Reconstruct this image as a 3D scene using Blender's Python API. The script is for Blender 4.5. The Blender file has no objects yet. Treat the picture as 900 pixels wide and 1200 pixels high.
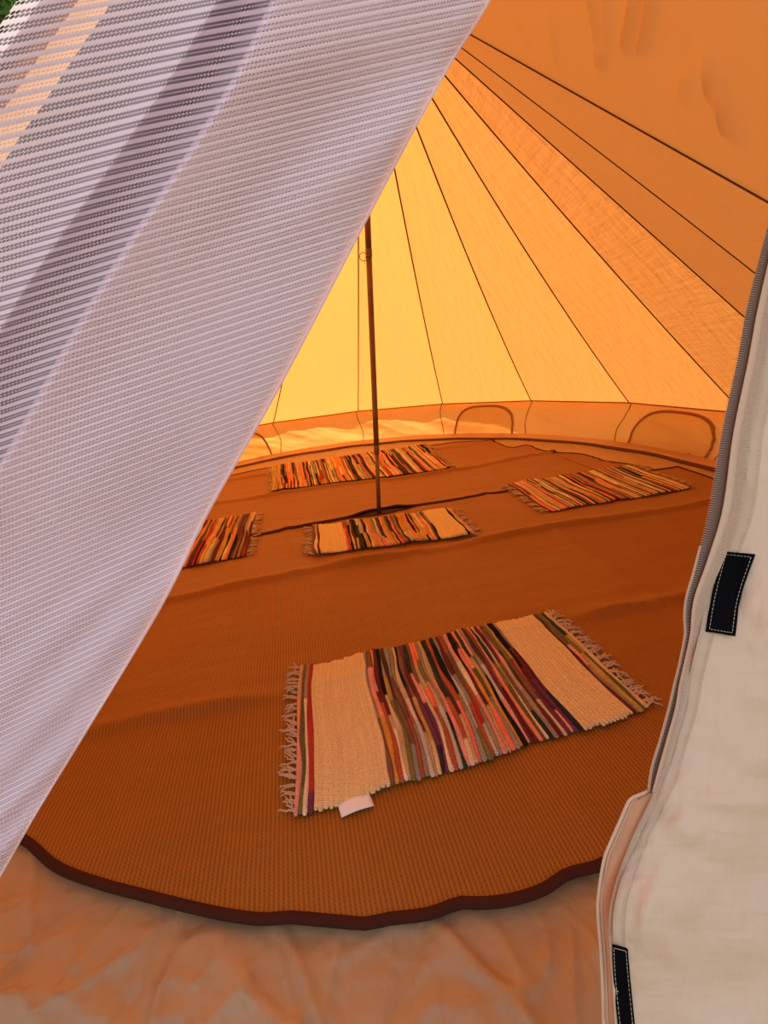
import bpy, math, random
from mathutils import Vector, Matrix, noise
R_ = math.radians
C = bpy.context.scene.collection
PI = math.pi

# ------------------------------------------------------------------ camera
F_PX, PITCH, ROLL, YAW = 539.3, 0.34465, 0.10293, -0.17287
EYE = Vector((-0.4324, -2.6663, 0.9992))
def _basis():
    c, s = math.cos(YAW), math.sin(YAW)
    right0 = Vector((c, s, 0)); fwdh = Vector((-s, c, 0)); z = Vector((0, 0, 1))
    fwd = fwdh * math.cos(PITCH) - z * math.sin(PITCH)
    up0 = fwdh * math.sin(PITCH) + z * math.cos(PITCH)
    return right0, up0, fwd
R0, U0, FW = _basis()
def ray(x, y):
    u, v = x - 450, y - 600
    c, s = math.cos(ROLL), math.sin(ROLL)
    X = c * u - s * v; Y = s * u + c * v
    return FW + R0 * (X / F_PX) - U0 * (Y / F_PX)
def pt(x, y, d): return EYE + ray(x, y) * d                 # point at forward distance d
def gp(x, y, z=0.0):
    w = ray(x, y); t = (z - EYE.z) / w.z
    return EYE + w * t
cam_d = bpy.data.cameras.new('camera'); cam = bpy.data.objects.new('camera', cam_d); C.objects.link(cam)
cr, sr = math.cos(ROLL), math.sin(ROLL)
RX = R0 * cr - U0 * sr          # image +x in the world
UP = U0 * cr + R0 * sr
cam.matrix_world = Matrix(((RX.x, UP.x, -FW.x, EYE.x), (RX.y, UP.y, -FW.y, EYE.y), (RX.z, UP.z, -FW.z, EYE.z), (0, 0, 0, 1)))
cam_d.sensor_fit = 'VERTICAL'; cam_d.sensor_height = 36.0; cam_d.lens = 36.0 * F_PX / 1200.0
cam_d.clip_start = 0.03; cam_d.clip_end = 500
bpy.context.scene.camera = cam

# ------------------------------------------------------------------ helpers
def mesh_obj(name, V, F, mat, parent=None, uv=None, col=None, smooth=True):
    me = bpy.data.meshes.new(name)
    me.from_pydata([tuple(v) for v in V], [], F)
    if uv is not None:
        l = me.uv_layers.new(name='UVMap')
        for lp in me.loops: l.data[lp.index].uv = uv[lp.vertex_index]
    if col is not None:
        a = me.color_attributes.new('Col', 'FLOAT_COLOR', 'POINT')
        for i, c in enumerate(col): a.data[i].color = (c[0], c[1], c[2], 1)
    me.polygons.foreach_set('use_smooth', [smooth] * len(me.polygons))
    for m in (mat if isinstance(mat, (list, tuple)) else [mat]): me.materials.append(m)
    me.update()
    o = bpy.data.objects.new(name, me); C.objects.link(o)
    if parent is not None: o.parent = parent
    return o
def empty(name, loc=(0, 0, 0)):
    o = bpy.data.objects.new(name, None); C.objects.link(o); o.location = loc; o.empty_display_size = .1
    return o
def tag(o, label=None, cat=None, group=None, kind=None):
    if label: o['label'] = label
    if cat: o['category'] = cat
    if group: o['group'] = group
    if kind: o['kind'] = kind
    return o
def grid(fn, nu, nv, uvfn=None):
    V, F, U = [], [], []
    for j in range(nv + 1):
        for i in range(nu + 1):
            a, b = i / nu, j / nv
            V.append(fn(a, b)); U.append(uvfn(a, b) if uvfn else (a, b))
    for j in range(nv):
        for i in range(nu):
            k = j * (nu + 1) + i
            F.append((k, k + 1, k + nu + 2, k + nu + 1))
    return V, F, U
def tube(P, r, n=8, V=None, F=None, cap=True):
    if V is None: V, F = [], []
    base = len(V); m = len(P); P = [Vector(p) for p in P]
    ref = None
    for i, p in enumerate(P):
        t = (P[min(i + 1, m - 1)] - P[max(i - 1, 0)]).normalized()
        if ref is None:
            ref = Vector((0, 0, 1)) if abs(t.z) < .9 else Vector((1, 0, 0))
        a = (ref - t * ref.dot(t)).normalized(); b = t.cross(a); ref = a
        rr = r[i] if isinstance(r, (list, tuple)) else r
        for k in range(n):
            q = 2 * PI * k / n
            V.append(p + (a * math.cos(q) + b * math.sin(q)) * rr)
    for i in range(m - 1):
        for k in range(n):
            F.append((base + i * n + k, base + i * n + (k + 1) % n, base + (i + 1) * n + (k + 1) % n, base + (i + 1) * n + k))
    if cap:
        F.append(tuple(base + k for k in range(n))[::-1]); F.append(tuple(base + (m - 1) * n + k for k in range(n)))
    return V, F
def strip(A, B, N, th, V=None, F=None, rnd=0.0):
    """a solid ribbon between two polylines A and B, thickness th along the normals N"""
    if V is None: V, F = [], []
    base = len(V); m = len(A)
    prof = [(0, 0), (0, .6), (.12, 1), (.88, 1), (1, .6), (1, 0)]
    n = len(prof)
    for a, b, nn in zip(A, B, N):
        for (x, z) in prof: V.append(a.lerp(b, x) + nn * (th * z))
    for i in range(m - 1):
        for k in range(n):
            F.append((base + i * n + k, base + i * n + (k + 1) % n, base + (i + 1) * n + (k + 1) % n, base + (i + 1) * n + k))
    F.append(tuple(base + k for k in range(n))[::-1]); F.append(tuple(base + (m - 1) * n + k for k in range(n)))
    return V, F
def interp(T, x):
    """piecewise linear table [(x, value...)]"""
    if x <= T[0][0]: i = 0
    elif x >= T[-1][0]: i = len(T) - 2
    else:
        i = 0
        while T[i + 1][0] < x: i += 1
    a, b = T[i], T[i + 1]; f = (x - a[0]) / (b[0] - a[0])
    return [p + (q - p) * f for p, q in zip(a[1:], b[1:])]
def catmull(T, x):
    n = len(T)
    if x <= T[0][0] or x >= T[-1][0]: return interp(T, x)
    i = 0
    while T[i + 1][0] < x: i += 1
    p0, p1, p2, p3 = T[max(i - 1, 0)], T[i], T[i + 1], T[min(i + 2, n - 1)]
    h = p2[0] - p1[0]; f = (x - p1[0]) / h; out = []
    for k in range(1, len(p1)):
        m1 = (p2[k] - p0[k]) / (p2[0] - p0[0]) * h; m2 = (p3[k] - p1[k]) / (p3[0] - p1[0]) * h
        out.append((2*f**3 - 3*f**2 + 1) * p1[k] + (f**3 - 2*f**2 + f) * m1 + (-2*f**3 + 3*f**2) * p2[k] + (f**3 - f**2) * m2)
    return out
def sm(a, b, x):
    t = min(1, max(0, (x - a) / (b - a))); return t * t * (3 - 2 * t)
def nz(x, y, z=0.0): return noise.noise(Vector((x, y, z)))

# ------------------------------------------------------------------ materials
def new_mat(name):
    m = bpy.data.materials.new(name); m.use_nodes = True
    nt = m.node_tree; nt.nodes.clear()
    out = nt.nodes.new('ShaderNodeOutputMaterial')
    return m, nt, out
class NT:
    def __init__(s, nt): s.nt = nt
    def n(s, t, **kw):
        o = s.nt.nodes.new(t)
        for k, v in kw.items(): setattr(o, k, v)
        return o
    def l(s, a, b): s.nt.links.new(a, b)
    def math(s, op, a, b=None, c=None):
        o = s.nt.nodes.new('ShaderNodeMath'); o.operation = op
        for i, v in enumerate((a, b, c)):
            if v is None: continue
            if isinstance(v, (int, float)): o.inputs[i].default_value = v
            else: s.nt.links.new(v, o.inputs[i])
        return o.outputs[0]
    def mix(s, fac, a, b, blend='MIX'):
        o = s.nt.nodes.new('ShaderNodeMix'); o.data_type = 'RGBA'; o.blend_type = blend
        for i, v in ((0, fac), (6, a), (7, b)):
            if isinstance(v, (int, float)): o.inputs[i].default_value = v
            elif isinstance(v, tuple): o.inputs[i].default_value = (*v[:3], 1)
            else: s.nt.links.new(v, o.inputs[i])
        return o.outputs[2]
    def noise(s, vec, scale, detail=3, rough=.5):
        o = s.nt.nodes.new('ShaderNodeTexNoise'); o.inputs['Scale'].default_value = scale
        o.inputs['Detail'].default_value = detail; o.inputs['Roughness'].default_value = rough
        if vec is not None: s.nt.links.new(vec, o.inputs['Vector'])
        return o.outputs['Fac']
    def mapping(s, vec, scale=(1, 1, 1), rot=(0, 0, 0)):
        o = s.nt.nodes.new('ShaderNodeMapping'); o.inputs['Scale'].default_value = scale; o.inputs['Rotation'].default_value = rot
        s.nt.links.new(vec, o.inputs['Vector']); return o.outputs[0]
    def bump(s, h, strength, dist, normal=None):
        o = s.nt.nodes.new('ShaderNodeBump'); o.inputs['Strength'].default_value = strength; o.inputs['Distance'].default_value = dist
        s.nt.links.new(h, o.inputs['Height'])
        if normal is not None: s.nt.links.new(normal, o.inputs['Normal'])
        return o.outputs[0]
    def ramp(s, fac, stops):
        o = s.nt.nodes.new('ShaderNodeValToRGB'); e = o.color_ramp.elements
        while len(e) < len(stops): e.new(.5)
        for el, (p, c) in zip(e, stops): el.position = p; el.color = (*c, 1)
        s.nt.links.new(fac, o.inputs[0]); return o.outputs[0]

def mat_canvas(name, refl, trans, bump_scale=1.0, weave=True, wrink=1.0):
    """cotton canvas that scatters light back and lets light through"""
    m, nt, out = new_mat(name); g = NT(nt)
    uv = g.n('ShaderNodeTexCoord').outputs['UV']
    big = g.noise(g.mapping(uv, (1.2, .5, 1)), 1.6, 3)
    fine = g.noise(g.mapping(uv, (9, 2.2, 1), (0, 0, .55)), 2.2, 4, .55)
    fine2 = g.noise(g.mapping(uv, (3, 14, 1), (0, 0, -.4)), 1.5, 3, .6)
    hgt = g.math('ADD', g.math('MULTIPLY', fine, .55), g.math('MULTIPLY', fine2, .45))
    nrm = g.bump(hgt, .32 * bump_scale, .03)
    wv = g.noise(uv, 420, 1, .5)
    nrm = g.bump(wv, .12, .002, nrm)
    var = g.math('ADD', .93, g.math('MULTIPLY', big, .14))
    cR = g.mix(1.0, refl, var, 'MULTIPLY'); cT = g.mix(1.0, trans, var, 'MULTIPLY')
    d = g.n('ShaderNodeBsdfDiffuse'); t = g.n('ShaderNodeBsdfTranslucent'); a = g.n('ShaderNodeAddShader')
    g.l(cR, d.inputs['Color']); g.l(cT, t.inputs['Color'])
    g.l(nrm, d.inputs['Normal']); g.l(nrm, t.inputs['Normal'])
    g.l(d.outputs[0], a.inputs[0]); g.l(t.outputs[0], a.inputs[1]); g.l(a.outputs[0], out.inputs['Surface'])
    return m
def mat_plain(name, col, rough=.7, metal=0.0, nscale=40, nvar=.15, bump=.1, bdist=.003, spec=.3):
    m, nt, out = new_mat(name); g = NT(nt)
    co = g.n('ShaderNodeTexCoord').outputs['Object']
    f = g.noise(co, nscale, 3)
    b = g.n('ShaderNodeBsdfPrincipled')
    v = g.math('ADD', 1 - nvar, g.math('MULTIPLY', f, 2 * nvar))
    g.l(g.mix(1.0, col, v, 'MULTIPLY'), b.inputs['Base Color'])
    b.inputs['Roughness'].default_value = rough; b.inputs['Metallic'].default_value = metal
    b.inputs['Specular IOR Level'].default_value = spec
    g.l(g.bump(f, bump, bdist), b.inputs['Normal'])
    g.l(b.outputs[0], out.inputs['Surface'])
    return m

M = {}
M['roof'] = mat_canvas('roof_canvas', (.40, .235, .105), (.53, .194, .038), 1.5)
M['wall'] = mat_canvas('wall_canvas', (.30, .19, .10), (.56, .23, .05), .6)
M['vent'] = mat_canvas('vent_canvas', (.03, .02, .01), (.93, .84, .68), .5)
M['seam'] = mat_canvas('seam_canvas', (.13, .055, .02), (.05, .012, .001), .3)
M['tape'] = mat_canvas('vent_tape_canvas', (.26, .14, .06), (.20, .065, .009), .3)
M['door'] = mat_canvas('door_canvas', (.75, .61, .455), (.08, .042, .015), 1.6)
M['leftflap'] = mat_canvas('left_flap_shaded_canvas', (.34, .30, .34), (.004, .003, .003), .6)  # beige canvas with the shade behind the netting mixed into its colour
M['thin'] = mat_canvas('sunlit_streak_canvas', (.46, .33, .25), (.26, .15, .085), .6)
M['under'] = mat_canvas('under_flap_glow_canvas', (.50, .36, .22), (.34, .17, .04), .6)  # orange tan carries the glow from inside the tent in its colour
M['doorpink'] = mat_canvas('door_border_canvas', (.66, .53, .395), (.08, .04, .013), .7)
M['zip_tape'] = mat_plain('zip_tape', (.19, .12, .085), .8, nscale=300)
M['zip_tooth'] = mat_plain('zip_tooth', (.48, .41, .34), .45, nscale=200)
M['velcro'] = mat_plain('hook_and_loop_black', (.006, .006, .007), .95, nscale=900, nvar=.4, bump=.5, bdist=.001, spec=.0)
M['thread'] = mat_plain('thread', (.62, .58, .52), .8, nscale=500)
M['binding'] = mat_plain('mat_binding', (.055, .018, .012), .9, nscale=200, spec=.1)
M['tassel'] = mat_plain('tassel_cotton', (.55, .43, .32), .9, nscale=300, spec=.1)
M['tag'] = mat_plain('tag_satin', (.85, .83, .86), .5, nscale=60, nvar=.04)
M['print'] = mat_plain('tag_print', (.35, .34, .4), .6, nscale=60, nvar=.04)
M['pole'] = mat_plain('pole_steel', (.23, .15, .10), .42, .55, nscale=25, nvar=.3, bump=.05)
M['ringm'] = mat_plain('pole_ring_metal', (.25, .2, .16), .35, .8)
M['patch'] = mat_plain('shade_patch_and_foot', (.03, .014, .012), .8)  # dark tone for the painted shade around the pole and for its foot
M['ground'] = mat_plain('dry_grass_ground', (.36, .31, .22), .95, nscale=3, nvar=.35, bump=.5, bdist=.05)
M['bark'] = mat_plain('bark', (.16, .12, .08), .9, nscale=12, nvar=.4, bump=.6, bdist=.03)
M['leaf'] = mat_canvas('leaf_green', (.07, .14, .045), (.07, .14, .02), .2)
M['cord'] = mat_plain('toggle_cord', (.12, .06, .03), .8)

def mat_net():
    """knitted netting: solid courses and staggered little holes"""
    m, nt, out = new_mat('white_netting'); g = NT(nt)
    sep = g.n('ShaderNodeSeparateXYZ'); g.l(g.n('ShaderNodeTexCoord').outputs['UV'], sep.inputs[0])
    P, PU, RAD = .0108, .0036, .00162
    u, v = sep.outputs[0], sep.outputs[1]
    vp = g.math('FRACT', g.math('DIVIDE', v, P))
    def hole(off, vc):
        du = g.math('MULTIPLY', g.math('SUBTRACT', g.math('FRACT', g.math('ADD', g.math('DIVIDE', u, PU), off)), .5), PU)
        dv = g.math('MULTIPLY', g.math('SUBTRACT', vp, vc), P)
        return g.math('SQRT', g.math('ADD', g.math('MULTIPLY', du, du), g.math('MULTIPLY', dv, dv)))
    dmin = g.math('MINIMUM', hole(0, .44), hole(.5, .76))
    op = g.n('ShaderNodeMapRange'); op.inputs['From Min'].default_value = RAD * .8; op.inputs['From Max'].default_value = RAD * 1.1
    g.l(dmin, op.inputs['Value'])
    d = g.n('ShaderNodeBsdfDiffuse'); t = g.n('ShaderNodeBsdfTranslucent'); a = g.n('ShaderNodeAddShader'); tr = g.n('ShaderNodeBsdfTransparent')
    d.inputs['Color'].default_value = (.87, .775, .87, 1); t.inputs['Color'].default_value = (.15, .13, .145, 1)
    wob = g.math('SINE', g.math('MULTIPLY', u, 2 * PI / PU))
    prof = g.math('ADD', g.math('MINIMUM', dmin, RAD * 2), g.math('MULTIPLY', wob, .0002))
    nn = g.bump(prof, .32, 1.0)
    g.l(nn, d.inputs['Normal'])
    g.l(d.outputs[0], a.inputs[0]); g.l(t.outputs[0], a.inputs[1])
    mx = g.n('ShaderNodeMixShader'); g.l(op.outputs[0], mx.inputs[0]); g.l(tr.outputs[0], mx.inputs[1]); g.l(a.outputs[0], mx.inputs[2])
    g.l(mx.outputs[0], out.inputs['Surface'])
    return m
M['net'] = mat_net()

def mat_matting():
    m, nt, out = new_mat('brown_ribbed_matting'); g = NT(nt)
    co = g.n('ShaderNodeTexCoord').outputs['Object']
    sep = g.n('ShaderNodeSeparateXYZ'); g.l(co, sep.inputs[0])
    x, y = sep.outputs[0], sep.outputs[1]
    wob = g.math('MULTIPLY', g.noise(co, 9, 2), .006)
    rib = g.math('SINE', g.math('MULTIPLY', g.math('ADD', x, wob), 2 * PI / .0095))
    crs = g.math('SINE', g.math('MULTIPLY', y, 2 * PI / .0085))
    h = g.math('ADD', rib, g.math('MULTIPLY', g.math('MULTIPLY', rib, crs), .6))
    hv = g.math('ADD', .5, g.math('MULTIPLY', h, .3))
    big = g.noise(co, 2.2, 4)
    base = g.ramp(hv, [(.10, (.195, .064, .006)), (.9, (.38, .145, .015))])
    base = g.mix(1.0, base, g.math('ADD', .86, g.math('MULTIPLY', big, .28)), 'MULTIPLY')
    b = g.n('ShaderNodeBsdfPrincipled'); b.inputs['Roughness'].default_value = .5; b.inputs['Specular IOR Level'].default_value = .42
    g.l(base, b.inputs['Base Color'])
    soft = g.noise(g.mapping(co, (1.2, 3.5, 1)), 2.5, 3)
    nn = g.bump(soft, .25, .05); nn = g.bump(hv, .5, .004, nn)
    g.l(nn, b.inputs['Normal']); g.l(b.outputs[0], out.inputs['Surface'])
    return m
M['mat'] = mat_matting()

def mat_groundsheet():
    m, nt, out = new_mat('groundsheet_pvc'); g = NT(nt)
    co = g.n('ShaderNodeTexCoord').outputs['Object']
    w = g.n('ShaderNodeTexNoise'); w.inputs['Scale'].default_value = 1.6; g.l(co, w.inputs['Vector'])
    mp = g.mix(.35, co, w.outputs['Color'])
    v = g.n('ShaderNodeTexVoronoi', feature='DISTANCE_TO_EDGE'); v.inputs['Scale'].default_value = 3.4; g.l(mp, v.inputs['Vector'])
    cre = g.math('MINIMUM', v.outputs['Distance'], .12)
    n1 = g.noise(co, 7, 4)
    dirt = g.noise(co, 2.6, 5, .6)
    col = g.mix(dirt, (.50, .335, .19), (.37, .225, .11))
    b = g.n('ShaderNodeBsdfPrincipled'); b.inputs['Roughness'].default_value = .36; b.inputs['Specular IOR Level'].default_value = .5
    g.l(col, b.inputs['Base Color'])
    nn = g.bump(cre, .8, .08); nn = g.bump(n1, .5, .035, nn)
    g.l(nn, b.inputs['Normal']); g.l(b.outputs[0], out.inputs['Surface'])
    return m
M['sheet'] = mat_groundsheet()

def mat_rug():
    m, nt, out = new_mat('rag_weave'); g = NT(nt)
    a = g.n('ShaderNodeVertexColor'); a.layer_name = 'Col'
    uv = g.n('ShaderNodeTexCoord').outputs['UV']
    sep = g.n('ShaderNodeSeparateXYZ'); g.l(uv, sep.inputs[0])
    fib = g.noise(g.mapping(uv, (170, 110, 1)), 1, 3, .65)
    wob = g.noise(g.mapping(uv, (90, 90, 1)), 1, 2)
    st = g.math('SINE', g.math('ADD', g.math('MULTIPLY', sep.outputs[1], 2 * PI / .0062), g.math('MULTIPLY', sep.outputs[0], 2 * PI / .02)))
    v = g.math('ADD', .62, g.math('ADD', g.math('MULTIPLY', fib, .62), g.math('MULTIPLY', st, .09)))
    col = g.mix(1.0, a.outputs[0], v, 'MULTIPLY')
    b = g.n('ShaderNodeBsdfPrincipled'); b.inputs['Roughness'].default_value = .9; b.inputs['Specular IOR Level'].default_value = .1
    g.l(col, b.inputs['Base Color'])
    h = g.math('ADD', g.math('MULTIPLY', st, .4), g.math('ADD', fib, wob))
    g.l(g.bump(h, .6, .004), b.inputs['Normal']); g.l(b.outputs[0], out.inputs['Surface'])
    return m
M['rug'] = mat_rug()

# ------------------------------------------------------------------ tent shell
RAD, HW, HT, LEAN = 2.50, 0.35, 2.569, 0.165
RB = 2.325                                # radius of the wall's foot
A0, DA = R_(-14.70), R_(21.46)
APEX = Vector((LEAN, 0, HT))
TOP = Vector((-.12, -2.12, 1.93))         # peak of the doorway
BR = EYE + ray(975, 277).normalized() * 1.36
def axis_x(z): return LEAN * z / HT
def seam_az(k): return A0 + DA * (k + 1)
SAGT = [(-180, .03), (60, .045), (75, .035), (93, .018), (114, .0), (136, -.012), (180, -.012)]
NS = 44
def seam_line(k):
    """polyline from the eave to the apex of seam k (7 and -6 are the sides of the doorway)"""
    az = seam_az(k)
    base = Vector((RAD * math.sin(az), RAD * math.cos(az), HW))
    sag = interp(SAGT, math.degrees(az))[0]
    L = []
    for i in range(NS + 1):
        t = i / NS * .975
        if k == 7:
            f = t / .975; tb = .40
            if f < tb: p = base.lerp(BR, f / tb)
            else: p = BR.lerp(APEX, (f - tb) / (1 - tb) * .97)
        elif k == -7:
            mb = Vector((-.40, -1.95, 1.05)); f = t / .975; tb = .40
            p = base.lerp(mb, f / tb) if f < tb else mb.lerp(APEX, (f - tb) / (1 - tb) * .97)
        else:
            s4 = 4 * sag * t * (1 - t)
            r = RAD * (1 - t) - s4; z = HW + (HT - HW) * t - .8 * s4
            p = Vector((r * math.sin(az) + axis_x(z) - axis_x(HW) * (1 - t), r * math.cos(az), z))
        L.append(p)
    return L
SE = {k: seam_line(k) for k in range(-7, 8)}
ctr = Vector((0.05, 0, .9))
roofV, roofF, roofU = [], [], []
def add_panel(La, Lb, off, pillow=.0, nu=10, wr=None):
    b0 = len(roofV)
    for j in range(NS + 1):
        w = (Lb[j] - La[j]).length
        for i in range(nu + 1):
            a = i / nu
            p = La[j].lerp(Lb[j], a)
            if wr: p = p + wr(a, j / NS)
            roofV.append(p); roofU.append((off + (a - .5) * w, j / NS * 3.2))
    for j in range(NS):
        for i in range(nu):
            k = b0 + j * (nu + 1) + i
            roofF.append((k, k + 1, k + nu + 2, k + nu + 1))
for k in range(-7, 7):
    add_panel(SE[k], SE[k + 1], k * 1.7)
# the two panels that rise to the doorway's peak
RIDGE = [TOP.lerp(APEX, max(0, (i / NS - .40)) / .60 * .97) if i / NS > .40 else TOP.copy() for i in range(NS + 1)]
def legs(base, seam):
    L = []
    for i in range(NS + 1):
        f = i / NS
        L.append(seam[i].lerp(TOP, f / .40) if f < .40 else RIDGE[i].copy())
    return L
crv = [((690, -30), (704, 85), .010), ((716, -30), (712, 60), .008), ((742, -30), (735, 70), .012), ((764, -30), (748, 70), .011),
       ((828, 55), (862, 172), .016), ((806, 80), (803, 130), .007), ((700, 100), (715, 40), .004), ((640, 10), (655, 90), .005), ((600, 20), (618, 60), .004),
       ((835, 190), (845, 250), .006), ((790, 150), (800, 185), .004)]
def roof_plane_hit(x, y):
    n = (BR - APEX).cross(TOP - APEX).normalized(); w = ray(x, y)
    return EYE + w * ((APEX - EYE).dot(n) / w.dot(n))
nrmR = (BR - APEX).cross(TOP - APEX).normalized()
if nrmR.dot(EYE - APEX) < 0: nrmR = -nrmR
CR3 = [(roof_plane_hit(*a), roof_plane_hit(*b), h) for a, b, h in crv]
def wrinkle(p):
    d = 0
    for a, b, h in CR3:
        ab = b - a; t = (p - a).dot(ab) / ab.length_squared
        if -.1 < t < 1.1:
            q = a + ab * t + (ab.cross(nrmR).normalized() * .010 * math.sin(t * 3.0 + h * 900))
            s = (p - q); dist = (s - nrmR * s.dot(nrmR)).length
            d += 1.5 * h * math.exp(-(dist / .0125) ** 2) * sm(-.1, .25, t) * sm(1.1, .7, t)
    return nrmR * d
# right doorway panel: finer mesh with the loose wrinkles
b0 = len(roofV); NU2, NV2 = 230, 260
LG = legs(None, SE[7])
for j in range(NV2 + 1):
    f = j / NV2 * NS; i0 = min(NS - 1, int(f)); fr = f - i0
    pa = SE[7][i0].lerp(SE[7][i0 + 1], fr); pb = LG[i0].lerp(LG[i0 + 1], fr)
    for i in range(NU2 + 1):
        p = pa.lerp(pb, i / NU2)
        roofV.append(p + wrinkle(p) * sm(.01, .07, i / NU2)); roofU.append((20 + .4 * i / NU2 * (pb - pa).length, .4 * j / NV2 * 3.2))
for j in range(NV2):
    for i in range(NU2):
        k = b0 + j * (NU2 + 1) + i
        roofF.append((k, k + 1, k + NU2 + 2, k + NU2 + 1))
add_panel(legs(None, SE[-7]), SE[-7], 24)
roof = mesh_obj('ceiling', roofV, roofF, M['roof'], uv=roofU, smooth=False)
tag(roof, kind='structure')
for p in roof.data.polygons:
    if p.index >= 14 * NS * 10: p.use_smooth = True
# dark felled seams on the inside
for k in range(-7, 8):
    L = SE[k]; A, B, N = [], [], []
    for i, p in enumerate(L):
        t = (L[min(i + 1, NS)] - L[max(i - 1, 0)]).normalized()
        n = (Vector((axis_x(p.z), 0, p.z - .5)) - p).normalized(); n = (n - t * n.dot(t)).normalized()
        s = t.cross(n) * (.0046 if k < 7 else .005)
        A.append(p - s + n * .001); B.append(p + s + n * .001); N.append(n)
    V, F = strip(A, B, N, .003)
    mesh_obj('roof_seam', V, F, M['seam'], roof, uv=[(v.x, v.z) for v in V])
V, F = tube([APEX + Vector((0, 0, z)) for z in (-.115, -.06, .0, .05)], [.125, .078, .03, .004], 20, cap=False)
mesh_obj('apex_cap', V, F, M['tape'], roof, uv=[(v.x, v.z) for v in V])
# unseen overhang added to shade the wall; tape inside where roof meets wall
def ring_pt(az, r, z): return Vector((r * math.sin(az), r * math.cos(az), z))
AZ0, AZ1 = seam_az(-7), seam_az(7)
NA = 14 * 26
def poly_r(az):
    """radius factor of the straight panel edges between the seams"""
    k = (az - AZ0) / DA; f = k - math.floor(k)
    return math.cos(DA / 2) / math.cos((f - .5) * DA)
V, F, U = grid(lambda a, b: ring_pt(AZ0 + (AZ1 - AZ0) * a, RAD * poly_r(AZ0 + (AZ1 - AZ0) * a) + .003 + .085 * b, HW + .006 - .045 * b + .006 * math.sin(a * 190) * b), NA, 2, lambda a, b: (a * 14, b * .1))
mesh_obj('eave_shade_strip', V, F, M['roof'], roof, uv=U)
A = [ring_pt(AZ0 + (AZ1 - AZ0) * i / NA, RAD * poly_r(AZ0 + (AZ1 - AZ0) * i / NA) - .006, HW + .004) for i in range(NA + 1)]
B = [p - Vector((0, 0, .010)) for p in A]
N = [Vector((-p.x, -p.y, 0)).normalized() for p in A]
V, F = strip(A, B, N, .003)
mesh_obj('eave_seam', V, F, M['tape'], roof, uv=[(v.x, v.z) for v in V])

# wall ring
def wall_pt(az, h, off=0.0):
    """h 0 at the floor, 1 at the eave"""
    pr = poly_r(az); r = RB + (RAD * pr - RB) * h
    f = ((az - AZ0) / DA) % 1.0
    env = math.sin(PI * min(1, max(0, h))) ** .7
    w = .012 * math.sin(9.5 * az * 2.1 + 5.5 * h + 2 * nz(az * 3, 1.7)) * env
    w += .022 * nz(az * 5.2 + h * 1.6, h * 1.4 - az * 2.0, .3) * env
    w += .013 * (1 - 2.2 * abs(nz(az * 9 + h * 3.4, h * 1.6 - az * 3, 2.3))) * env
    w += .006 * (1 - 2.2 * abs(nz(az * 22 + h * 7.0, h * 3.0 - az * 5, 5.3))) * env
    r += w - off
    return ring_pt(az, r, HW * h + .0)
V, F, U = grid(lambda a, b: wall_pt(AZ0 + (AZ1 - AZ0) * a, .12 + .88 * b), NA * 3, 30, lambda a, b: (a * 14, b * .35))
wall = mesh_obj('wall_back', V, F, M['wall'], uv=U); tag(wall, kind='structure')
for k in range(-6, 7):
    az = seam_az(k); A, B, N = [], [], []
    for i in range(15):
        h = i / 14; p = wall_pt(az + .010 * math.sin(h * 5 + k), h, .004)
        n = Vector((-p.x, -p.y, 0)).normalized(); s = Vector((0, 0, 1)).cross(n) * .004
        A.append(p - s); B.append(p + s); N.append(n)
    V, F = strip(A, B, N, .003)
    mesh_obj('wall_seam', V, F, M['tape'], wall, uv=[(v.x, v.z) for v in V])
# the hem and mud flap turned in along the foot of the wall
def hem(a, b):
    az = AZ0 + (AZ1 - AZ0) * a
    w = .012 * nz(az * 6, .4) + .006 * math.sin(az * 23)
    r = RB - .012 - .030 * (1 - b) + w * (1 - b); return ring_pt(az, r, -.004 + .060 * b)
V, F, U = grid(hem, NA * 2, 3, lambda a, b: (a * 14, b * .06))
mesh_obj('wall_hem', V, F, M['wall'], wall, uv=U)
A, B, N = [], [], []
for i in range(NA * 2 + 1):
    az = AZ0 + (AZ1 - AZ0) * i / (NA * 2); w = .014 * nz(az * 6, .4) + .008 * math.sin(az * 23 + 1)
    A.append(ring_pt(az, RB - .075 + w, .006)); B.append(ring_pt(az, RB - .040 + w, .014)); N.append(Vector((0, 0, 1)))
V, F = strip(A, B, N, .006 )
mesh_obj('foot_tape', V, F, M['seam'], wall, uv=[(v.x, v.y) for v in V])

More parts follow.
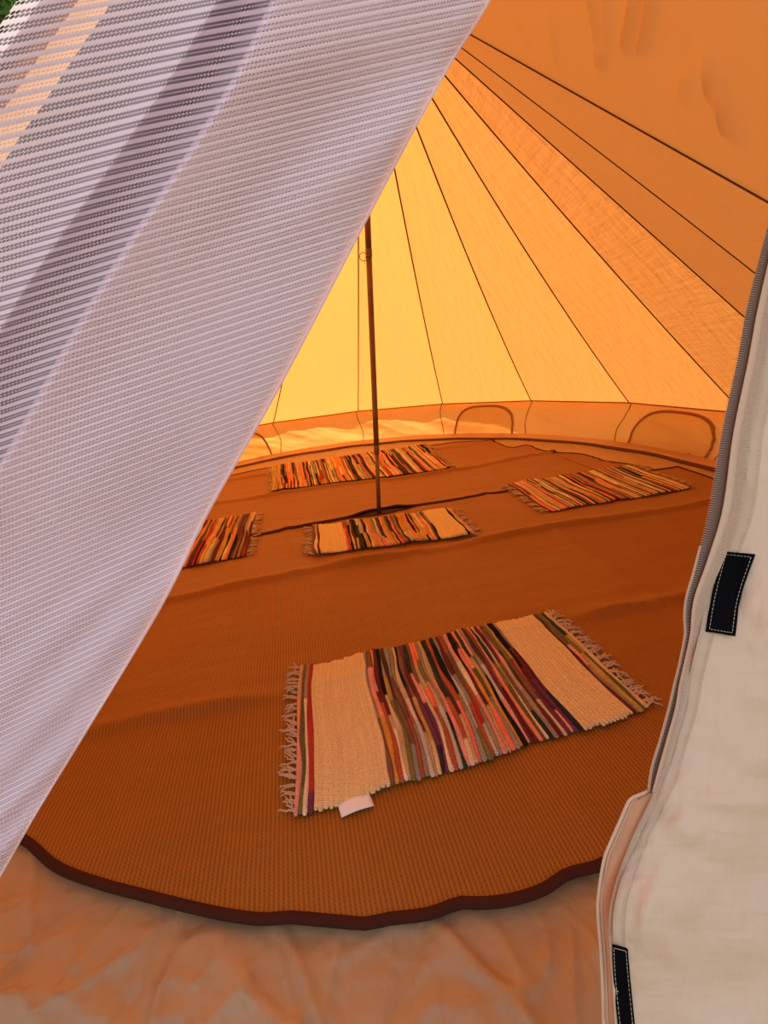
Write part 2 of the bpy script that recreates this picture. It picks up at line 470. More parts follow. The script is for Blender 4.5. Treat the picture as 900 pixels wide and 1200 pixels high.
# three arched vents, closed by their flaps
def vent(n, azc, half):
    def arch(q, grow=0.0):          # q 0..1 along the arch
        a = PI * (1 - q); ca, sa = math.cos(a), math.sin(a)
        ex = .62
        return (azc - (half + grow / 2.4) * math.copysign(abs(ca) ** ex, -ca), .10 + (.80 + grow / .35) * abs(sa) ** .75)
    def fn(a, b):
        az_, h1 = arch(a); return wall_pt(az_, .10 + (h1 - .10) * b, .010)
    V, F, U = grid(fn, 40, 8, lambda a, b: (a * .6, b * .3))
    w = mesh_obj('window_%d' % n, V, F, M['vent'], uv=U); tag(w, kind='structure')
    A, B, N = [], [], []
    for i in range(61):
        q = i / 60; az1, h1 = arch(q, -.010); az2, h2 = arch(q, .010)
        p1 = wall_pt(az1, max(h1, .04), .016); p2 = wall_pt(az2, max(h2, .04), .014)
        A.append(p1); B.append(p2); N.append(Vector((-p1.x, -p1.y, 0)).normalized())
    V, F = strip(A, B, N, .005)
    mesh_obj('vent_tape', V, F, M['tape'], w, uv=[(v.x, v.z) for v in V])
    A, B, N = [], [], []
    for i in range(31):
        az_ = azc - half * 1.25 + half * 2.5 * i / 30
        p1 = wall_pt(az_, .115, .013); p2 = wall_pt(az_, .085, .013); A.append(p1); B.append(p2); N.append(Vector((-p1.x, -p1.y, 0)).normalized())
    V, F = strip(A, B, N, .003)
    mesh_obj('vent_sill', V, F, M['tape'], w, uv=[(v.x, v.z) for v in V])
    for s in (-.45, .62):
        az_ = azc + half * s; p = wall_pt(az_, .15, .02); side = Vector((math.cos(az_), -math.sin(az_), 0))
        P = [p + side * (.013 * math.cos(q * 2 * PI / 14)) + Vector((0, 0, .022 * math.sin(q * 2 * PI / 14) - .022)) for q in range(15)]
        V, F = tube(P, .003, 6, cap=False)
        V, F = tube([p + side * .014 + Vector((0, 0, -.036)), p - side * .014 + Vector((0, 0, -.040))], .005, 8, V, F)
        mesh_obj('toggle', V, F, M['cord'], w)
vent(1, R_(-25.5), R_(8)); vent(2, R_(39.2), R_(7.4)); vent(3, R_(82.3), R_(8.2))

# ------------------------------------------------------------------ floor
CREASE = []
rnd = random.Random(5)
for i in range(46):
    x = rnd.uniform(-1.5, .5); y = rnd.uniform(-2.45, -1.7); a = rnd.choice([rnd.uniform(-.3, .5), rnd.uniform(.9, 1.5), rnd.uniform(-1.2, -.7)]); l = rnd.uniform(.08, .32)
    CREASE.append((x, y, math.cos(a), math.sin(a), l, rnd.uniform(.003, .008), rnd.uniform(.005, .014)))
def floor_h(x, y):
    h = .004 * nz(x * 2.2, y * 2.2) + .003 * nz(x * 6, y * 6, 4)
    if y < -1.4:
        for cx, cy, ca, sa, l, hh, w in CREASE:
            dx, dy = x - cx, y - cy; t = dx * ca + dy * sa; d = -dx * sa + dy * ca + .03 * math.sin(t * 9)
            if abs(t) < l and abs(d) < .08: h += hh * math.exp(-(d / w) ** 2) * (1 - (t / l) ** 2)
    h = min(h, .011)
    r = math.hypot(x, y); k = sm(2.14, 2.24, r)
    if y < -1.2 and k > 0:
        wx, wy = x + .10 * nz(x * 2.4, y * 2.4, 11), y + .10 * nz(x * 2.4, y * 2.4, 17)
        for fr_, am, sd in ((3.0, .014, 1.0), (5.5, .010, 5.0), (10.0, .007, 9.0), (19.0, .003, 3.0)):
            h += k * am * max(0, 1 - abs(nz(wx * fr_, wy * fr_ * .8, sd)) * 5.5) ** 1.6
        h += k * .012 * nz(x * 4, y * 4, 21)
        for cx, cy, ca, sa, l, hh, w in CREASE:
            dx, dy = x - cx, y - cy; t = dx * ca + dy * sa; d = -dx * sa + dy * ca + .03 * math.sin(t * 9)
            if abs(t) < l and abs(d) < .08: h += k * 1.3 * hh * math.exp(-(d / w) ** 2) * (1 - (t / l) ** 2)
    return h
V, F, ix = [], [], {}
XS = [-2.37 + .03 * i for i in range(33)]; XS += [XS[-1] + .0072 * (i + 1) for i in range(270)]
while XS[-1] < 2.34: XS.append(XS[-1] + .03)
YS = [-2.41 + .0072 * i for i in range(88)]
while YS[-1] < 2.37: YS.append(YS[-1] + .03)
for j, y0 in enumerate(YS):
    for i, x0 in enumerate(XS):
        x, y = x0, y0; r = math.hypot(x, y); rm = 2.415 if y < -1.3 else 2.36
        if rm < r < rm + .03: x *= rm / r; y *= rm / r; r = rm
        if r <= rm + .001:
            ix[i, j] = len(V); V.append(Vector((x, y, floor_h(x, y) * (sm(2.36, 2.2, r) if y > -1 else 1))))
for j in range(len(YS) - 1):
    for i in range(len(XS) - 1):
        q = [ix.get(c) for c in ((i, j), (i + 1, j), (i + 1, j + 1), (i, j + 1))]
        if None not in q: F.append(tuple(q))
floor = mesh_obj('floor', V, F, M['sheet']); tag(floor, kind='structure')
# dark patch painted for the shade in the gap where the pole stands
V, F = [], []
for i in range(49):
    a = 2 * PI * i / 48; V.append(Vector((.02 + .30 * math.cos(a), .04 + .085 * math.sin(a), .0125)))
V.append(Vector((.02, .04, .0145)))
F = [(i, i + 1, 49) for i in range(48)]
mesh_obj('pole_shade_patch', V, F, M['patch'], floor)
# the ground outside
V, F, U = grid(lambda a, b: Vector((-40 + 80 * a, -40 + 80 * b, -.035)), 40, 40)
tag(mesh_obj('ground', V, F, M['ground']), kind='structure')

# ------------------------------------------------------------------ round matting in two halves
RM = 2.125
def mat_h(x, y):
    h = .024 + .005 * nz(x * 1.3, y * 1.3, 7) + .004 * nz(x * 3.1, y * 3.1, 2)
    for yc, hh, ph in ((-1.445, .027, .3), (-.685, .028, 1.4), (.715, .024, 2.6), (1.43, .020, .9)):
        d = y - (yc + .022 * math.sin(1.9 * x + ph) + .012 * math.sin(4.7 * x + ph * 3) + .008 * nz(x * 6, yc))
        if yc == .715: d -= -.10 * math.sin((x + .4) * 1.9) * sm(-.6, .2, x) * .6
        if yc == -1.445: hh = hh * (1 - .7 * sm(-.78, -.6, x) * sm(.58, .38, x))
        amp = hh * (.75 + .5 * nz(x * 2.5, yc * 3))
        h += amp * math.exp(-(d / (.016 if d < 0 else .045)) ** 2) + amp * .6 * math.exp(-(d / .16) ** 2)
    for xc, hh in ((-1.2, .005), (-.55, .006), (.1, .005), (.75, .007), (1.35, .005)):
        d = x - (xc + .05 * math.sin(y * 1.7 + xc * 5) + .12 * y * .2); h += hh * math.exp(-(d / .03) ** 2)
    h += .010 * math.exp(-(y / .06) ** 2) * (.6 + .6 * nz(x * 3.3, 3.1))
    r = math.hypot(x, y)
    return h
def polar(P):
    T = sorted((math.atan2(p.x, abs(p.y)), math.hypot(p.x, p.y)) for p in P); return T
FRONT_E = polar([gp(x, y, .018) for x, y in [(25, 987), (65, 1020), (115, 1040), (170, 1055), (210, 1065), (265, 1077), (320, 1084), (350, 1082), (400, 1086), (429, 1088), (457, 1082), (503, 1076), (541, 1063), (564, 1064), (601, 1060), (639, 1048), (667, 1030), (702, 1021)]])
FRONT_E = [(-1.6, 2.10)] + FRONT_E + [(FRONT_E[-1][0] + .25, 2.12), (1.6, 2.10)]
BACK_E = polar([gp(x, y, .02) for x, y in [(275, 557), (318, 548), (400, 536), (503, 523), (535, 519), (560, 518), (580, 520), (600, 525), (616, 522), (628, 526), (648, 532), (688, 534), (708, 540), (748, 547), (812, 574), (832, 584)]])
BACK_E = [(-1.6, 2.05), (BACK_E[0][0] - .3, 2.05)] + BACK_E + [(1.6, BACK_E[-1][1])]
def edge_w(x): return .012 * nz(x * 3.1, 5.5) + .010 * math.sin(x * 9 + .6) + .006 * math.sin(x * 19 + 2)
def seam_off(x, s):
    o = .006 + .010 * nz(x * 2.3, s * 4.0)
    o += (.075 if s > 0 else .030) * math.exp(-((x - .03) / .17) ** 4) + .010 * math.sin(x * 3.2 + 1.2) * (1 if s > 0 else -1) * 0
    cen = .025 * math.sin((x + .25) * 2.1) - .008
    return cen * 1.2 + s * o
def half_mat(s, label):
    NX, NY = 300, 130
    def fn(a, b):
        th = (a - .5) * PI * .998
        r = catmull(FRONT_E if s < 0 else BACK_E, th)[0]
        x = r * math.sin(th); ye = s * r * math.cos(th)
        ys = seam_off(x, s)
        if s * (ye - ys) < .01: ye = ys + s * .01
        y = ys + (ye - ys) * b
        return Vector((x, y, mat_h(x, y)))
    V, F, U = grid(fn, NX, NY)
    if s > 0: F = [f[::-1] for f in F]
    F = [f[::-1] for f in F]
    root = empty('round_mat_half', (0, s * 1.0, 0)); tag(root, label, 'floor mat')
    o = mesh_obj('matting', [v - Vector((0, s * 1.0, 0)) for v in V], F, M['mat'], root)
    md = o.modifiers.new('thick', 'SOLIDIFY'); md.thickness = .006; md.offset = -1
    def bind(row_in, row_out, name):
        # a rounded strip that wraps the edge
        P = []
        n = len(row_out)
        VV, FF = [], []
        prof = [(-1.0, .5), (-.95, 1.0), (-.3, 1.25), (.3, 1.2), (.72, .7), (.8, .0), (.72, -.8), (.2, -1.4), (-.9, -1.4)]
        m = len(prof)
        for i in range(n):
            t = (row_out[min(i + 1, n - 1)] - row_out[max(i - 1, 0)]); t.z = 0; t.normalize()
            w = Vector((t.y, -t.x, 0))
            if w.dot(row_out[i] - row_in[i]) < 0: w = -w
            for (px, pz) in prof: VV.append(row_out[i] + w * (px * .0105 - .004) + Vector((0, 0, -.002 + pz * .0048)) - Vector((0, s, 0)))
        for i in range(n - 1):
            for k in range(m):
                FF.append((i * m + k, i * m + (k + 1) % m, (i + 1) * m + (k + 1) % m, (i + 1) * m + k))
        return mesh_obj(name, VV, FF, M['binding'], root)
    w = NX + 1
    bind(V[(NY - 6) * w:(NY - 5) * w], V[NY * w:], 'edge_binding')
    bind(V[6 * w:7 * w], V[:w], 'edge_binding')
    return root
half_mat(-1, 'front half of the brown ribbed round mat with curved dark edge facing the doorway')
half_mat(1, 'rear half of the brown ribbed round mat behind the pole')

# ------------------------------------------------------------------ rag rugs
PAL = dict(black=(.018, .014, .016), navy=(.03, .035, .05), green=(.035, .06, .04), olive=(.22, .20, .07), moss=(.14, .13, .05), grey=(.33, .33, .31), lgrey=(.58, .57, .53),
           brown=(.22, .12, .07), dbrown=(.10, .05, .035), rust=(.45, .12, .06), red=(.46, .045, .04), maroon=(.15, .03, .04), plum=(.17, .05, .11), pink=(.80, .38, .33),
           salmon=(.88, .34, .22), coral=(.90, .24, .15), tan=(.58, .43, .25), sand=(.70, .56, .36), cream=(.83, .73, .54), white=(.85, .80, .70), orange=(.72, .36, .07), mustard=(.55, .38, .10), taupe=(.36, .29, .22))
CREAM = [(.84, .66, .37), (.82, .64, .355), (.85, .675, .385), (.83, .65, .365)]
def rug(name, label, group, corners, spec, seed, zwave=.004, fr=(26, 26), fl=.045, fringe_ends=(True, True), seg=46, lift=0.0, bow=(0, 0)):
    """corners: near-left, far-left, far-right, near-right on the floor; spec: list of (width, [(colour, until), ...])"""
    rd = random.Random(seed)
    A, B, D, E_ = [Vector((c[0], c[1], 0)) for c in corners]       # A near left, B far left, D far right, E near right
    def base(a, b):
        p = A.lerp(E_, a).lerp(B.lerp(D, a), b)
        n = (B - A).normalized(); side = (E_ - A).normalized()
        p = p + n * (.007 * nz(a * 7 + seed, 3.3) * (1 if b > .5 else .9) + bow[0] * math.sin(PI * a) + .004 * math.sin(a * 17 + seed))
        p = p + side * (.012 * nz(b * 2.2 + seed, a * 3.0, 9) + bow[1] * math.sin(PI * b))
        return p
    org = base(.5, .5)
    def height(p, a, b):
        h0 = mat_h(p.x, p.y); h = max(h0 + .001, sum(mat_h(p.x, p.y + q) for q in (-.07, -.045, -.02, 0, .02, .045, .07)) / 7 + .003)
        e = zwave * (1 + nz(a * 5 + seed, b * 1.4, 1.5) + .6 * math.sin(a * 21 + seed) * (.3 + abs(b - .5)))
        return h + .0035 + max(0, e) + lift
    root = empty(name, (org.x, org.y, mat_h(org.x, org.y))); tag(root, label, 'rug', group)
    O = Vector(root.location)
    tot = sum(w for w, _ in spec)
    V, F, U, COL = [], [], [], []
    len_m = (E_ - A).length; wid_m = (B - A).length
    # stripe borders wander a little but are shared by neighbours
    nb = len(spec) + 1; acc = 0; bounds = []
    for i in range(nb):
        bounds.append(acc / tot); acc += spec[i][0] if i < len(spec) else 0
    def bound(i, b):
        w = min(spec[max(0, i - 1)][0], spec[min(i, nb - 2)][0]) / tot
        jit = w * (.3 if spec[i % nb if i < nb - 1 else 0][1][0][0] in CREAM else .75) * nz(b * 4.2 + i * 7.13, seed * 3.1, i * 1.7) if 0 < i < nb - 1 else 0
        return bounds[i] + jit
    prof = [(0, -.35), (.16, .55), (.5, 1.0), (.84, .55), (1, -.35)]
    for i, (w, cols) in enumerate(spec):
        e0 = rd.uniform(-.004, .004) / wid_m; e1 = 1 + rd.uniform(-.004, .004) / wid_m
        b0 = len(V); hb = (min(.0042, max(.002, w * .35)) if cols[0][0] not in CREAM else .0017) * rd.uniform(.8, 1.2)
        for j in range(seg + 1):
            bb = e0 + (e1 - e0) * j / seg
            if j == 0 or j == seg: endf = -1.0
            elif j == 1 or j == seg - 1: endf = .75; bb = (e0 + .005 / wid_m) if j == 1 else (e1 - .005 / wid_m)
            else: endf = 1.0
            a0, a1 = bound(i, bb), bound(i + 1, bb)
            c = cols[-1][0]
            for cc, lim in cols:
                if j / seg <= lim: c = cc; break
            dv = 1 + (.05 if c in CREAM else .22) * nz(bb * 9 + i * 3.7, seed + .5)
            for (q, z) in prof:
                sh = q if endf > 0 else .5 + (q - .5) * .55
                a = a0 + (a1 - a0) * sh
                p = base(a, bb); zz = height(p, a, bb) + hb * (z if endf > 0 else -.4) * (endf if z > 0 and endf > 0 else 1)
                if endf < 0: zz = mat_h(p.x, p.y) + .002 + (height(p, a, bb) - mat_h(p.x, p.y)) * .55
                V.append(Vector((p.x, p.y, zz)) - O); U.append((a * len_m, bb * wid_m)); COL.append(tuple(min(1, ch * dv) for ch in c))
        m = len(prof)
        for j in range(seg):
            for k in range(m - 1):
                q = b0 + j * m + k; F.append((q, q + 1, q + m + 1, q + m))
    # underside
    b0 = len(V); nu, nv = 24, 10
    for j in range(nv + 1):
        for i in range(nu + 1):
            p = base(.006 + .988 * i / nu, .014 + .972 * j / nv); V.append(Vector((p.x, p.y, mat_h(p.x, p.y) + .0015)) - O); U.append((0, 0)); COL.append((.4, .3, .2))
    for j in range(nv):
        for i in range(nu):
            k = b0 + j * (nu + 1) + i; F.append((k, k + nu + 1, k + nu + 2, k + 1))
    mesh_obj('woven_body', V, F, M['rug'], root, uv=U, col=COL)
    # fringe: knotted warp ends
    var = []
    def tassel_mesh(v):
        V, F = [], []
        r2 = random.Random(seed * 100 + v)
        bend = r2.uniform(-.9, .9); ln = fl * r2.uniform(.75, 1.25)
        for st in range(3):
            P = []; a = bend * .35 + r2.uniform(-.25, .25); x = y = 0; z = .003
            for q in range(7):
                P.append(Vector((x + .0022 * math.cos(q * 1.9 + st * 2.1), y + .0022 * math.sin(q * 1.9 + st * 2.1), .004 + .004 * math.sin(q * .5) + .0015 * math.cos(q * 1.9 + st * 2.1))))
                a += bend * .22 + r2.uniform(-.22, .22); x += ln / 6 * math.cos(a); y += ln / 6 * math.sin(a)
            tube(P, [.0024, .0026, .0024, .0023, .0022, .002, .0016], 5, V, F)
        me = bpy.data.meshes.new('tassel'); me.from_pydata([tuple(v_) for v_ in V], [], F)
        me.polygons.foreach_set('use_smooth', [True] * len(me.polygons)); me.materials.append(M['tassel']); me.update(); return me
    var = [tassel_mesh(v) for v in range(9)]
    for end in (0, 1):
        if not fringe_ends[end]: continue
        n = fr[end]
        for i in range(n):
            b = (i + .5 + rd.uniform(-.25, .25)) / n
            p = base(end, b); q = base(.5, b); d = (p - q).normalized()
            o = bpy.data.objects.new('tassel', var[rd.randrange(9)]); C.objects.link(o); o.parent = root
            o.location = Vector((p.x, p.y, mat_h(p.x, p.y) + .003)) - d * .004 - O
            o.rotation_euler = (0, 0, math.atan2(d.y, d.x) + rd.uniform(-.35, .35))
            o.scale = (rd.uniform(.85, 1.15),) * 3
    return root, base, height, O

def rand_stripes(rd, total, wmin, wmax, keys, wts, split=.55):
    out, s, last = [], 0, None
    while s < total:
        w = rd.uniform(wmin, wmax); c = rd.choices(keys, wts)[0]
        while c == last: c = rd.choices(keys, wts)[0]
        last = c
        if rd.random() < split:
            k = rd.uniform(.2, .8); c2 = rd.choices(keys, wts)[0]; cols = [(PAL[c], k), (PAL[c2], 1)]
            if rd.random() < .35: cols = [(PAL[c], k * .6), (PAL[rd.choices(keys, wts)[0]], k * .6 + .3), (PAL[c2], 1)]
        else: cols = [(PAL[c], 1)]
        out.append((w, cols)); s += w
    return out
def P_(*a):
    """stripe colours listed from the near end to the far end"""
    return [(PAL[a[i]], a[i + 1]) for i in range(0, len(a), 2)]
def cream(n, w): return [(w, [(CREAM[i % 4], 1)]) for i in range(n)]

# front rug, with its own order of stripes
front = [(.010, P_('pink', .45, 'salmon', .7, 'tan', 1)), (.009, P_('olive', .12, 'moss', .7, 'brown', 1)), (.008, P_('cream', .68, 'taupe', 1)), (.011, P_('plum', .1, 'red', 1))]
front += cream(15, .0102)
front += [(.008, P_('brown', .4, 'taupe', 1)), (.011, P_('orange', .42, 'salmon', .6, 'pink', .8, 'brown', 1)), (.009, P_('rust', .5, 'maroon', .6, 'pink', .7, 'salmon', 1)),
          (.008, P_('cream', .3, 'tan', .4, 'maroon', .8, 'dbrown', 1)), (.009, P_('tan', .3, 'sand', .55, 'black', 1)), (.009, P_('olive', .5, 'mustard', .7, 'taupe', 1)),
          (.010, P_('grey', .2, 'brown', .5, 'dbrown', 1)), (.011, P_('rust', .35, 'brown', .7, 'grey', 1)), (.009, P_('taupe', .3, 'rust', .6, 'taupe', 1)), (.009, P_('lgrey', .35, 'white', .5, 'sand', 1)),
          (.008, P_('tan', .25, 'maroon', .6, 'black', 1)), (.010, P_('sand', .2, 'mustard', .5, 'brown', 1)), (.010, P_('navy', .15, 'plum', .5, 'maroon', .8, 'plum', 1)), (.009, P_('plum', .45, 'pink', .7, 'green', 1)),
          (.009, P_('cream', .3, 'sand', .6, 'brown', 1)), (.011, P_('rust', .4, 'coral', .55, 'tan', .75, 'coral', 1)), (.010, P_('lgrey', .4, 'tan', .6, 'olive', .8, 'salmon', 1)), (.009, P_('green', .22, 'black', .35, 'grey', .6, 'taupe', 1)),
          (.009, P_('pink', .25, 'salmon', .6, 'tan', 1)), (.009, P_('cream', .15, 'rust', .45, 'green', 1)), (.008, P_('tan', .3, 'dbrown', .6, 'navy', 1)), (.010, P_('coral', .4, 'rust', .7, 'rust', 1)),
          (.010, P_('grey', .3, 'taupe', .45, 'black', .9, 'navy', 1)), (.009, P_('olive', .2, 'lgrey', .6, 'grey', 1)), (.010, P_('rust', .35, 'grey', .6, 'maroon', 1)), (.009, P_('lgrey', .2, 'red', .4, 'brown', .8, 'rust', 1)),
          (.009, P_('taupe', .3, 'rust', .5, 'olive', 1)), (.010, P_('pink', .4, 'cream', .7, 'pink', 1)), (.009, P_('tan', .3, 'maroon', .6, 'black', 1)), (.009, P_('coral', .25, 'orange', .5, 'salmon', .8, 'dbrown', 1)),
          (.009, P_('grey', .35, 'moss', .6, 'salmon', 1)), (.009, P_('orange', .5, 'tan', .7, 'green', 1)), (.008, P_('black', .5, 'olive', .7, 'pink', 1)), (.009, P_('pink', .3, 'lgrey', .6, 'taupe', 1)),
          (.009, P_('maroon', .35, 'plum', .6, 'dbrown', 1)), (.009, P_('maroon', .4, 'rust', .55, 'brown', 1)), (.009, P_('salmon', .45, 'pink', .6, 'salmon', .8, 'coral', 1)), (.008, P_('moss', .4, 'olive', .6, 'green', 1)),
          (.008, P_('cream', .3, 'tan', .6, 'lgrey', 1)), (.010, P_('navy', .2, 'brown', .6, 'maroon', 1)), (.009, P_('taupe', .35, 'tan', .6, 'pink', 1)), (.009, P_('maroon', .4, 'dbrown', .7, 'brown', 1)),
          (.009, P_('sand', .25, 'brown', .6, 'olive', 1)), (.009, P_('plum', .3, 'rust', .6, 'mustard', 1)), (.009, P_('pink', .15, 'maroon', .5, 'black', 1)), (.010, P_('plum', .4, 'maroon', .7, 'black', 1)), (.008, P_('navy', .3, 'maroon', .7, 'taupe', 1))]
front += cream(13, .0102)
front += [(.007, P_('maroon', .5, 'dbrown', 1)), (.010, P_('taupe', .4, 'pink', .6, 'brown', 1)), (.011, P_('mustard', .5, 'olive', 1)), (.009, P_('moss', .5, 'mustard', .7, 'green', 1)), (.011, P_('sand', 1))]
GR = 'rag rugs laid out on the round mat'
def G(*c): return [(gp(x, y, .03).x, gp(x, y, .03).y) for x, y in c]
r1, b1, h1, O1 = rug('rag_rug', 'nearest and largest-looking striped rag rug with two cream bands and a white tag', GR,
    G((345, 960), (352, 783), (640, 720), (764, 832)), front, 3, .004, (25, 30), .042, seg=64)
# white sewn-in tag sticking out of its near edge
p0 = b1(.105, 0); sd = (b1(.18, 0) - b1(.105, 0)).normalized(); dn = -(b1(.1, .3) - b1(.1, 0)).normalized()
V, F, U = grid(lambda a, b: Vector((0, 0, 0)) + (p0 + sd * (.075 * a + .008 * b) + dn * (-.006 + .034 * b)) + Vector((0, 0, mat_h(p0.x, p0.y) + .007 - .003 * b + .004 * math.sin(a * 3))) - O1, 8, 5)
tg = mesh_obj('tag', V, F, M['tag'], r1, uv=U); tg['label'] = 'small white sewn-in tag'
sd_ = tg.modifiers.new('t', 'SOLIDIFY'); sd_.thickness = .001
V, F = [], []
for k in range(2):
    a0 = .30; 
    for (f0, f1, l0) in ((.25, .75, .30 + k * .2),):
        b_ = len(V)
        for (a, b) in ((f0, l0), (f1, l0), (f1, l0 + .06), (f0, l0 + .06)):
            V.append((p0 + sd * (.075 * a + .008 * b) + dn * (-.006 + .034 * b)) + Vector((0, 0, mat_h(p0.x, p0.y) + .0075 - .003 * b + .004 * math.sin(a * 3))) - O1)
        F.append((b_, b_ + 1, b_ + 2, b_ + 3))
mesh_obj('print_line', V, F, M['print'], tg)

KW = ['black', 'green', 'olive', 'grey', 'lgrey', 'brown', 'dbrown', 'rust', 'red', 'maroon', 'plum', 'pink', 'salmon', 'coral', 'tan', 'sand', 'cream', 'orange', 'mustard', 'taupe']
WD = [5, 2, 2, 2, 3, 4, 4, 5, 2, 4, 2, 3, 4, 3, 5, 5, 5, 3, 2, 4]
rd = random.Random(21)
centre = [(.012, P_('brown', 1)), (.012, P_('cream', .6, 'tan', 1)), (.010, P_('maroon', 1))] + cream(12, .0105) + [(.012, P_('coral', .7, 'rust', 1)), (.011, P_('rust', 1)), (.010, P_('black', .8, 'taupe', 1))]
centre += rand_stripes(rd, .40, .008, .012, KW, [4, 1, 1, 2, 4, 3, 3, 3, 1, 2, 1, 3, 5, 3, 7, 8, 8, 5, 4, 3])
centre += [(.010, P_('brown', 1)), (.010, P_('black', .5, 'taupe', 1))] + cream(12, .0105) + [(.010, P_('black', 1)), (.012, P_('sand', 1)), (.010, P_('pink', 1))]
rug('rag_rug', 'striped rag rug with two cream bands lying just in front of the pole', GR, G((368, 653), (366, 619), (528, 597), (557, 629)), centre, 8, .009, (20, 20), .055, seg=30, lift=.004)
rd = random.Random(33)
back = rand_stripes(rd, 1.46, .009, .015, KW, [6, 2, 3, 3, 2, 4, 5, 6, 1, 4, 1, 2, 7, 5, 8, 8, 6, 7, 4, 4], .6)
rug('rag_rug', 'striped rag rug at the back along the tent wall, seen behind the pole', GR, G((319, 577), (319, 547), (498, 522), (534, 550)), back, 13, .006, (28, 28), .04, seg=40)
rd = random.Random(47)
right = rand_stripes(rd, 1.02, .008, .013, KW, [8, 3, 5, 4, 3, 4, 6, 3, 3, 4, 4, 4, 3, 2, 7, 8, 8, 3, 4, 5], .6)
rug('rag_rug', 'striped rag rug at the right, between the pole and the arched vent', GR, G((644, 600), (594, 568), (738, 546), (812, 573)), right, 17, .007, (24, 24), .06, seg=36)
rd = random.Random(59)
left = rand_stripes(rd, .86, .009, .014, KW, [8, 3, 4, 3, 2, 3, 5, 6, 3, 6, 2, 3, 6, 4, 7, 7, 6, 5, 4, 3], .6)
rr = G((288, 652), (300, 602)); e = [Vector((a[0], a[1], 0)) for a in rr]
rug('rag_rug', 'striped rag rug at the left, half hidden behind the white netting', GR,
    [(e[0].x - .86, e[0].y - .02), (e[1].x - .84, e[1].y + .02), (e[1].x, e[1].y), (e[0].x, e[0].y)], left, 23, .008, (24, 24), .06, seg=40)

# ------------------------------------------------------------------ the pole
pole = empty('tent_pole', (0, 0, .012)); tag(pole, 'dark upright tent pole standing at the centre of the mat', 'tent pole')
def on_pole(z): return Vector((LEAN * z / HT, 0.0, z - .012))
V, F = tube([on_pole(.016 + i * .2) for i in range(3)], .0128, 16); mesh_obj('lower_section', V, F, M['pole'], pole)
V, F = tube([on_pole(.40), on_pole(.405), on_pole(.45), on_pole(.455)], [.0145, .0165, .0165, .0145], 16); mesh_obj('collar', V, F, M['pole'], pole)
V, F = tube([on_pole(.45 + i * .2) for i in range(6)], .0160, 16); mesh_obj('middle_section', V, F, M['pole'], pole)
V, F = tube([on_pole(1.44), on_pole(1.445), on_pole(1.475), on_pole(1.48)], [.0165, .0180, .0180, .0165], 16); mesh_obj('collar', V, F, M['pole'], pole)
V, F = tube([on_pole(1.47 + i * .2) for i in range(6)], .0165, 16); mesh_obj('upper_section', V, F, M['pole'], pole)
V, F = tube([on_pole(.010), on_pole(.014), on_pole(.03), on_pole(.034)], [.017, .0185, .0175, .014], 16); mesh_obj('foot', V, F, M['patch'], pole)
pc = None
for zz in [x * .002 for x in range(500, 1000)]:      # the ring hangs where the photo shows it
    w = on_pole(zz) + Vector((0, 0, .012)) - EYE
    yy = w.dot(UP) / w.dot(FW)
    if 600 - F_PX * yy <= 301: pc = on_pole(zz); break
P = [pc + Vector((-.030, -.006, 0)) + Vector((.0205 * math.cos(q * 2 * PI / 24), .004 * math.sin(q * 2 * PI / 24), .0205 * math.sin(q * 2 * PI / 24))) for q in range(25)]
V, F = tube(P, .0019, 7, cap=False); ring = mesh_obj('ring', V, F, M['ringm'], pole)
V, F = tube([pc + Vector((-.012, -.004, .01)), pc + Vector((-.026, -.006, -.016)), pc + Vector((-.028, -.006, -.034))], .0012, 6); mesh_obj('pin', V, F, M['ringm'], pole)

# ------------------------------------------------------------------ right door flap
def zdep(y): return interp([(-60, .68), (258, .60), (700, .50), (930, .455), (1200, .42), (1290, .41)], y)[0]
OUT = [(-60, 978), (120, 936), (268, 897), (363, 873), (418, 863), (508, 844), (600, 829), (670, 812), (700, 803.5), (722, 801), (742, 802), (775, 796), (800, 790), (830, 783), (870, 772), (900, 763), (928, 759)]
ZIP = [(-60, 1000), (120, 958), (268, 918), (363, 897), (418, 887), (508, 869), (600, 857), (660, 836), (700, 820), (742, 813), (800, 800), (830, 796), (870, 785), (900, 777), (930, 766), (985, 740), (1035, 722), (1080, 714), (1150, 718), (1200, 721), (1270, 725)]
UND = [(926, 761), (930, 753), (934, 742), (938, 737), (960, 727), (985, 716), (1005, 708), (1040, 702), (1065, 700), (1120, 704), (1200, 707), (1270, 709)]
def zx(y): return catmull(ZIP, y)[0]
def ox(y): return catmull(OUT, y)[0]
def ux(y): return catmull(UND, y)[0]
pleats = [((785, 938), (905, 944), .006, .010), ((870, 815), (905, 822), .004, .012), ((765, 1035), (756, 1120), .005, .009), ((770, 1085), (800, 1130), .004, .010), ((776, 1010), (800, 1075), .004, .012),
          ((800, 905), (812, 925), .003, .010), ((875, 700), (905, 730), .005, .014), ((880, 760), (905, 745), .004, .01), ((790, 960), (815, 985), .004, .012), ((755, 1060), (748, 1100), .003, .006), ((800, 1020), (880, 1060), .003, .03), ((840, 870), (905, 890), .003, .03), ((872, 660), (900, 672), .003, .012)]
